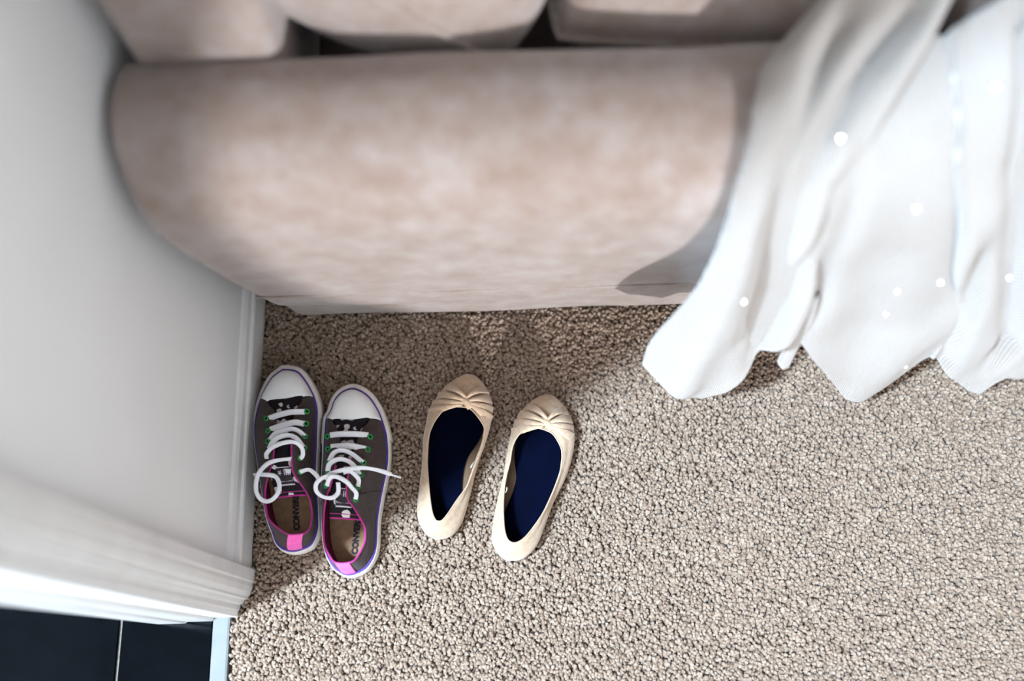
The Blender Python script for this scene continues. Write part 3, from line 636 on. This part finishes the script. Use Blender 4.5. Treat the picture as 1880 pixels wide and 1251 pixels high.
sheet(TR_left, TR_right, TR_hem, 0.030, [(mono(VD), 0.028, 0.013), (mono(VF), 0.022, 0.014), ([(0.4, 0.55), (0.7, 0.57), (1.1, 0.70)], 0.012, 0.02)], curl=(0.06, 0.03), low=0.006, seed=4)
sheet(TS_left, TS_right, TS_hem, 0.016, [], a0=TS_left[0][0], ns=10, nv=30, curl=(0.5, 0.5), low=0.006, ripple=0, seed=6)
TO = Vector((0.45, 0.40, 0.01))
tme = bpy.data.meshes.new('throw_blanket'); tme.from_pydata([tuple(v - TO) for v in TV], [], TF); tme.update()
uv = tme.uv_layers.new(name='UVMap')
uv.data.foreach_set('uv', [c for lp in tme.loops for c in TUV[lp.vertex_index]])
throw = thing('throw_blanket', 'creamy white knitted throw with sequins draped over the sofa arm', 'blanket', TO)
cl = link('cloth', tme, M['throw'], throw)
md = cl.modifiers.new('thickness', 'SOLIDIFY'); md.thickness = 0.004; md.offset = 0
# sequins, each turned so its glint of sun meets the camera
sq_me = None
for a, x in SEQUINS:
    best = min(range(len(TV)), key=lambda i: (TUV[i][0] - x) ** 2 + (TUV[i][1] - a) ** 2 - 0.0 + (0 if TV[i].y < 9 else 1))
    p = TV[best]; view = (Vector((0, 0, 1.42)) - p).normalized(); hv = (view - SUN_DIR).normalized()
    if sq_me is None:
        sq = rings('sequin', [[Vector((r * math.cos(t), r * math.sin(t), z)) for t in [2 * math.pi * k / 12 for k in range(12)]] for z, r in ((0, 0.0016), (0.0004, 0.0016))], M['sequin'], throw, True, True, True); sq_me = sq.data
        sq_me.polygons.foreach_set('use_smooth', [False] * len(sq_me.polygons))
    else:
        sq = bpy.data.objects.new('sequin', sq_me); COL.objects.link(sq); sq.parent = throw
    sq.location = p - TO + Vector((0, -0.45, 0.89)) * 0.004
    sq.rotation_euler = hv.to_track_quat('Z', 'Y').to_euler()

# ------------------------------------------------------------------ sneakers
CNT = [26, 26, 16, 16, 26, 26]
def sneaker(D, label):
    t = thing('sneaker', label, 'shoe', (D['org'][0], D['org'][1], 0), 'pair of laced sneakers')
    outer = loop_match([Vector(p) for p in D['outer']], D['oa'], CNT)
    rim = loop_match([Vector(p) for p in D['rim']], D['ra'], CNT)
    n = len(outer)
    k_r, k_f, k_l = CNT[0] + CNT[1], CNT[0] + CNT[1] + CNT[2], CNT[0] + CNT[1] + CNT[2] + CNT[3]   # cap right end, toe, cap left end
    toe = [max(0.0, 1 - abs(i - k_f) / 34.0) for i in range(n)]
    ftop = [0.026 + 0.006 * smooth(0, 1, q) for q in toe]
    # rubber sole with foxing
    rings('sole', [inset(outer, 0.004, 0.001), inset(outer, 0.0016, 0.003), inset(outer, 0.001, 0.012), inset(outer, 0.0016, [z - 0.002 for z in ftop]),
                   inset(outer, 0.003, ftop), inset(outer, 0.0075, [z - 0.001 for z in ftop]), inset(outer, 0.012, 0.013)], M['rubber'], t, True, True, True)
    # thicker ridged toe bumper over the front half
    a, b = k_r - 8, k_l + 8
    lo, mid, hi, top, inn = (inset(outer, d, z) for d, z in ((0.001, 0.004), (-0.0008, 0.007), (-0.0004, [q - 0.005 for q in ftop]), (0.0012, [q - 0.0005 for q in ftop]), ([0.005 + 0.0052 * q for q in toe], [q + 0.001 for q in ftop])))
    RB = []
    for q in (lo, mid, hi, top, inn):
        seg = [q[i] for i in range(a, b + 1)]; RB.append(catmull(seg, 260))
    for j in (1, 2):
        for i in range(260):
            if i % 3 == 0: RB[j][i] = RB[j][i] + (RB[4][i] - RB[j][i]).normalized() * 0.0011
    o = rings('toe_bumper', RB, M['rubber'], t, False)
    md = o.modifiers.new('thickness', 'SOLIDIFY'); md.thickness = 0.001; md.offset = -1
    # purple pinstripe along the top of the foxing
    tube('stripe', inset(outer, [0.0052 + 0.0052 * q for q in toe], [q + 0.0012 + 0.0012 * k for q, k in zip(ftop, toe)]), [0.0019 + 0.0006 * k for k in toe], M['purple'], t, 8, True)
    base = inset(outer, [0.0058 + 0.0052 * q for q in toe], [q - 0.001 for q in ftop])
    def S(i, w, off=0.0):
        f_ = i - math.floor(i); i0 = int(math.floor(i)) % n; i1 = (i0 + 1) % n; i = (i0 + f_) % n
        o_, r_ = base[i0].lerp(base[i1], f_), rim[i0].lerp(rim[i1], f_)
        heelness = max(0.0, 1 - min(i, n - i) / 22.0)
        g = 1 - math.cos(w * math.pi / 2); h = math.sin(w * math.pi / 2)
        g = g * (1 - 0.55 * heelness) + w * 0.55 * heelness; h = h * (1 - 0.6 * heelness) + w * 0.6 * heelness
        p = Vector((o_.x + (r_.x - o_.x) * g, o_.y + (r_.y - o_.y) * g, o_.z + (r_.z - o_.z) * h))
        if off:
            c = Vector((0, p.y * 0.8, 0.01)); p = p + (p - c).normalized() * off
        return p
    W = [j / 14 for j in range(15)]
    o = rings('upper', [[S(i, w) for i in range(n)] for w in W], M['canvas'], t)
    md = o.modifiers.new('thickness', 'SOLIDIFY'); md.thickness = 0.0016; md.offset = -1
    # rubber toe cap over the front of the vamp
    o = grid_mesh('toe_cap', [[S(i, w, 0.0014) for i in range(k_r, k_l + 1)] for w in W], M['cap'], t)
    md = o.modifiers.new('thickness', 'SOLIDIFY'); md.thickness = 0.0016; md.offset = -1
    # stitched facing seam on each side: raised line from the collar joint down to the foxing
    for i0, dirn in ((CNT[0] - 2, 1), (n - CNT[5] + 2, -1)):
        tube('side_seam', [S(i0 + 0, 0.02 + 0.9 * q / 14, 0.0006) for q in range(15)], 0.0006, M['canvas'], t, 6)
    # lining and insole inside the collar
    ins = catmull([Vector(p) for p in D['insole']], 48, True)
    c0 = rim[:CNT[0] + 14]; c1_ = rim[n - CNT[5] - 14:]
    cr = catmull(c1_ + c0, 48); c = sum((Vector(p) for p in ins), Vector()) / 48
    bot = [p for p in inset(outer, 0.0125, 0.017)]
    botc = catmull(bot[n - CNT[5] - 14:] + bot[:CNT[0] + 14], 48)
    crin = []
    for p, q in zip(cr, botc):
        d = Vector((q.x - p.x, q.y - p.y, 0)); crin.append(p + Vector((0, 0, -0.0005)))
    o = grid_mesh('lining', [[crin[i].lerp(botc[i], w) if w else crin[i] for i in range(48)] for w in [0, .15, .3, .5, .7, .85, 1]], M['lining'], t)
    isl = inset(outer, 0.0115, 0.0165)
    mesh('insole', [(p.x, p.y, p.z) for p in isl], [tuple(range(n))], M['insole'], t, False)
    # pink binding round the collar and up the throat
    tube('collar_binding', catmull(rim[n - CNT[5] - 9:] + rim[:CNT[0] + 11], 110), 0.0013, M['pink'], t, 8)
    # heel tab
    o = grid_mesh('heel_tab', [[S(i * 0.25, w, 0.0016) for i in range(-9, 10)] for w in [0.06 + 0.94 * q / 10 for q in range(11)]], M['pinktab'], t)
    md = o.modifiers.new('thickness', 'SOLIDIFY'); md.thickness = 0.0014; md.offset = -1
    # tongue with hem and woven label
    tl, tr = catmull([Vector(p) for p in D['tl']], 30), catmull([Vector(p) for p in D['tr']], 30)
    def TG(v, s, up=0.0):
        j = min(28, int(v * 29)); f = v * 29 - j
        a_, b_ = tl[j].lerp(tl[j + 1], f), tr[j].lerp(tr[j + 1], f); p = a_.lerp(b_, s)
        return p + Vector((0, 0, 0.004 * math.sin(math.pi * s) + up))
    tg = grid_mesh('tongue', [[TG(j / 29, i / 12) for i in range(13)] for j in range(30)], M['print'], t, 0.0022)
    tube('tongue_hem', [TG(1.0, i / 12, 0.0003) for i in range(13)], 0.0015, M['pink'], tg, 6)
    tube('tongue_hem', [TG(0.96, i / 12, 0.0008) for i in range(13)], 0.0007, M['pink'], tg, 6)
    lb = grid_mesh('label', [[TG(0.72 + 0.18 * j / 6, 0.22 + 0.56 * i / 8, 0.0016) for i in range(9)] for j in range(7)], M['ink'], tg, 0.0006)
    def bar(v0, v1, s0, s1): grid_mesh('label_mark', [[TG(v0 + (v1 - v0) * j / 2, s0 + (s1 - s0) * i / 6, 0.0023) for i in range(7)] for j in range(3)], M['pale_ink'], lb, 0.0003)
    bar(0.885, 0.90, 0.22, 0.78); bar(0.72, 0.73, 0.22, 0.78)
    for q in range(4): bar(0.745, 0.80, 0.52 + 0.065 * q, 0.555 + 0.065 * q)
    st = []
    for q in range(10):
        an = math.pi / 2 + q * math.pi / 5; r = 1.0 if q % 2 == 0 else 0.4
        st.append(TG(0.775 + 0.030 * r * math.sin(an), 0.36 + 0.10 * r * math.cos(an), 0.0026))
    mesh('label_star', st, [tuple(range(10))], M['pale_ink'], lb, False)
    p0 = TG(0.85, 0.76, 0.0025); p1 = TG(0.85, 0.24, 0.0025)
    text_mesh('label_text', 'CONVERSE', (p0 - p1).length * 0.20, M['pale_ink'], lb, p0, p1 - p0, (0, 0.1, 1), 0.00015)
    # printed name on the insole
    a_, b_ = Vector(D['text'][0]), Vector(D['text'][1])
    text_mesh('insole_text', 'CONVERSE', 0.0112, M['ink'], t, (a_.x, a_.y, 0.0172), b_ - a_, (0, 0, 1), 0.0007)
    # eyelets
    ey = []
    for k, p in enumerate(D['eye']):
        p = Vector(p); c = Vector((0, p.y, 0.0)); nrm = (Vector((0, 0, 1)) + Vector((0.55 if k < 6 else -0.55, 0, 0))).normalized()
        p = p + nrm * 0.0012; u = nrm.cross(Vector((0, 1, 0))).normalized(); w = nrm.cross(u)
        pts_ = [p + (u * math.cos(q) + w * math.sin(q)) * 0.0031 for q in [2 * math.pi * s / 18 for s in range(18)]]
        e = tube('eyelet', pts_, 0.0014, M['eyelet'], t, 8, True)
        mesh('hole', [p + (u * math.cos(q) + w * math.sin(q)) * 0.0026 - nrm * 0.0002 for q in [2 * math.pi * s / 12 for s in range(12)]], [tuple(range(12))], M['dark'], e, False)
    # flat woven lace, one strand per visible run
    for k, L_ in enumerate(D['lace']):
        P_ = catmull([Vector(p) for p in L_], 10 * len(L_)); V, F = [], []; m_ = len(P_)
        for i, p in enumerate(P_):
            tan = (P_[min(i + 1, m_ - 1)] - P_[max(0, i - 1)]).normalized()
            tilt = 0.30 if k < 2 else 0.75 if k in (2, 3) else 0.5 + 0.3 * math.sin(i * 0.15)
            side = tan.cross(Vector((0, -math.sin(tilt), math.cos(tilt))))
            side = side.normalized() if side.length > 1e-3 else Vector((1, 0, 0)); nn = side.cross(tan).normalized()
            hw = 0.0042 if k < 2 else 0.0036 if k < 4 else 0.0031; th = 0.0005
            if len(L_) == 9 and k == 4 and i > m_ * 0.86: hw, th = 0.0014, 0.0014          # plastic tip
            for sx, sz in ((-1, 0), (-0.7, 1), (0, 1.25), (0.7, 1), (1, 0), (0.7, -1), (0, -1.25), (-0.7, -1)):
                V.append(p + side * hw * sx + nn * th * sz)
        for i in range(m_ - 1):
            for s in range(8): F.append((i * 8 + s, i * 8 + (s + 1) % 8, (i + 1) * 8 + (s + 1) % 8, (i + 1) * 8 + s))
        F.append(tuple(range(8))[::-1]); F.append(tuple((m_ - 1) * 8 + s for s in range(8)))
        mesh('shoelace', V, F, M['lace'], t)
    return t
sneaker(SN_A, 'grey canvas sneaker with white laces, right beside the white skirting board')
sneaker(SN_B, 'grey canvas sneaker with a white lace end sticking out, beside the beige flats')

# ------------------------------------------------------------------ ballet flats
def flat(D, label, knot, tag_side):
    t = thing('ballet_flat', label, 'shoe', (D['org'][0], D['org'][1], 0), 'pair of beige ballet flats')
    outer = loop_match([Vector(p) for p in D['outer']], D['oa'], CNT)
    rim = loop_match([Vector(p) for p in D['rim']], D['ra'], CNT); n = len(outer)
    k_r, k_f, k_l = CNT[0] + CNT[1], CNT[0] + CNT[1] + CNT[2], CNT[0] + CNT[1] + CNT[2] + CNT[3]
    rings('outsole', [inset(outer, 0.006, 0.0005), inset(outer, 0.003, 0.002), inset(outer, 0.003, 0.005)], M['flatsole'], t, True, True, True)
    base = inset(outer, 0.004, 0.003)
    def S(i, w, off=0.0):
        i %= n; o_, r_ = base[i], rim[i]
        toe = max(0.0, 1 - abs(i - k_f) / 30.0)
        g = 1 - math.cos(w * math.pi / 2); h = math.sin(w * math.pi / 2)
        bulge = (0.0045 + 0.0025 * toe) * math.sin(math.pi * min(1, w * 1.6)) if w < 0.625 else 0
        nx = Vector((outer[i].x - base[i].x, outer[i].y - base[i].y, 0)).normalized()
        zt = r_.z
        p = Vector((o_.x + (r_.x - o_.x) * g, o_.y + (r_.y - o_.y) * g, o_.z + (zt - o_.z) * h)) + nx * bulge
        if off:
            p = p + (nx * math.cos(w * 1.4) + Vector((0, 0, 1)) * math.sin(w * 1.4)).normalized() * off
        return p
    W = [j / 16 for j in range(17)]
    o = rings('upper', [[S(i, w) for i in range(n)] for w in W], M['suede'], t)
    md = o.modifiers.new('thickness', 'SOLIDIFY'); md.thickness = 0.0014; md.offset = -1
    tube('rim_binding', rim, 0.0011, M['suede'], t, 8, True)
    bot = inset(outer, 0.0085, 0.007)
    lin = []
    for w in (0, .12, .3, .5, .75, 1):
        ring = []
        for i in range(n):
            ring.append(S(i, 1 - w * 0.95, -0.0024 if w else -0.0003))
        lin.append(ring)
    rings('lining', lin, M['flatlin'], t, True, flip=True)
    ia = CNT[0] - 2 if tag_side > 0 else n - CNT[5] + 2
    mesh('insole', inset(outer, [0.0085 + 0.0095 * math.exp(-((i - ia) / 9.0) ** 2) for i in range(n)], 0.0085), [tuple(range(n))], M['navy'], t, False)
    # twisted band across the toe: pleats gathered into a knot
    K = Vector((knot[0] - D['org'][0], knot[1] - D['org'][1], 0.0535))
    # each pleat: (rim parameter i, height w) where it leaves the side, sideways place in the knot, width
    def pleat(i, w0, kx, ky, wid, lift, bend):
        a_ = S(i, w0, 0.0015); b_ = K + Vector((kx, ky, lift - 0.0035)); G = []
        nl, nw = 22, 8
        d = (b_ - a_); sd_ = Vector((-d.y, d.x, 0)).normalized()
        for j in range(nl + 1):
            v = j / nl; row = []
            for q in range(nw + 1):
                s = -1 + 2 * q / nw; wd = wid * (1 - 0.70 * smooth(0.1, 1, v))
                ii = i + (0 if abs(i) < 0 else 0)
                p = a_.lerp(b_, v) + sd_ * (s * wd + bend * math.sin(math.pi * v))
                p.z = a_.z + (b_.z - a_.z) * math.sin(v * math.pi / 2) + 0.0040 * math.sin(math.pi * v) + 0.0020 * math.sqrt(max(0, 1 - s * s)) - (0.006 * (1 - v) ** 4)
                row.append(p)
            G.append(row)
        grid_mesh('pleat', G, M['suede'], t, 0.0012)
    for args in ((k_r - 5, 0.44, 0.006, -0.0045, 0.0065, -0.001, 0.0012), (k_r - 1, 0.40, 0.005, -0.002, 0.0062, 0.0002, 0.0014), (k_r + 3, 0.36, 0.003, 0.001, 0.0060, 0.0012, 0.0006), (k_r + 7, 0.36, 0.000, 0.0045, 0.0056, 0.0020, -0.0014),
                 (k_l + 5, 0.44, -0.006, -0.004, 0.0065, 0.0002, -0.0012), (k_l + 1, 0.40, -0.004, -0.0015, 0.0062, 0.0010, -0.0014), (k_l - 3, 0.36, -0.002, 0.0015, 0.0060, 0.0018, -0.0006), (k_l - 7, 0.36, 0.001, 0.0048, 0.0056, 0.0026, 0.0014)):
        pleat(*args)
    # the wrap over the middle of the knot
    G = []
    for j in range(15):
        v = -1 + 2 * j / 14; row = []
        for q in range(13):
            s = -1 + 2 * q / 12
            row.append(K + Vector((0.0045 * s - 0.0065 * v, 0.0095 * v + 0.002 * s, 0.0028 * (1 - s * s) * (1 - 0.5 * v * v) - 0.0035 * v * v - 0.001)))
        G.append(row)
    grid_mesh('knot_wrap', G, M['suede'], t, 0.0012)
    # little size tag on the inner wall
    i = CNT[0] - 3 if tag_side > 0 else n - CNT[5] + 3
    p, q = S(i, 0.9), S(i + 3, 0.9); dn = S(i, 0.45)
    x = (q - p).normalized(); inn = Vector((-tag_side, 0, 0))
    G = [[p + x * (0.008 * a / 4) + (dn - p) * (0.15 + b * 0.16) + inn * (0.0035 + 0.0012 * b + 0.0008 * math.sin(a)) for a in range(5)] for b in range(4)]
    grid_mesh('size_tag', G, M['tag'], t, 0.0005)
    return t
flat(FL_A, 'beige suede ballet flat with twisted toe band and sunlit toe, next to the sneakers', (-0.0739, 0.3647), 1)
flat(FL_B, 'beige suede ballet flat with twisted toe band, farthest from the sneakers', (0.0401, 0.3293), -1)
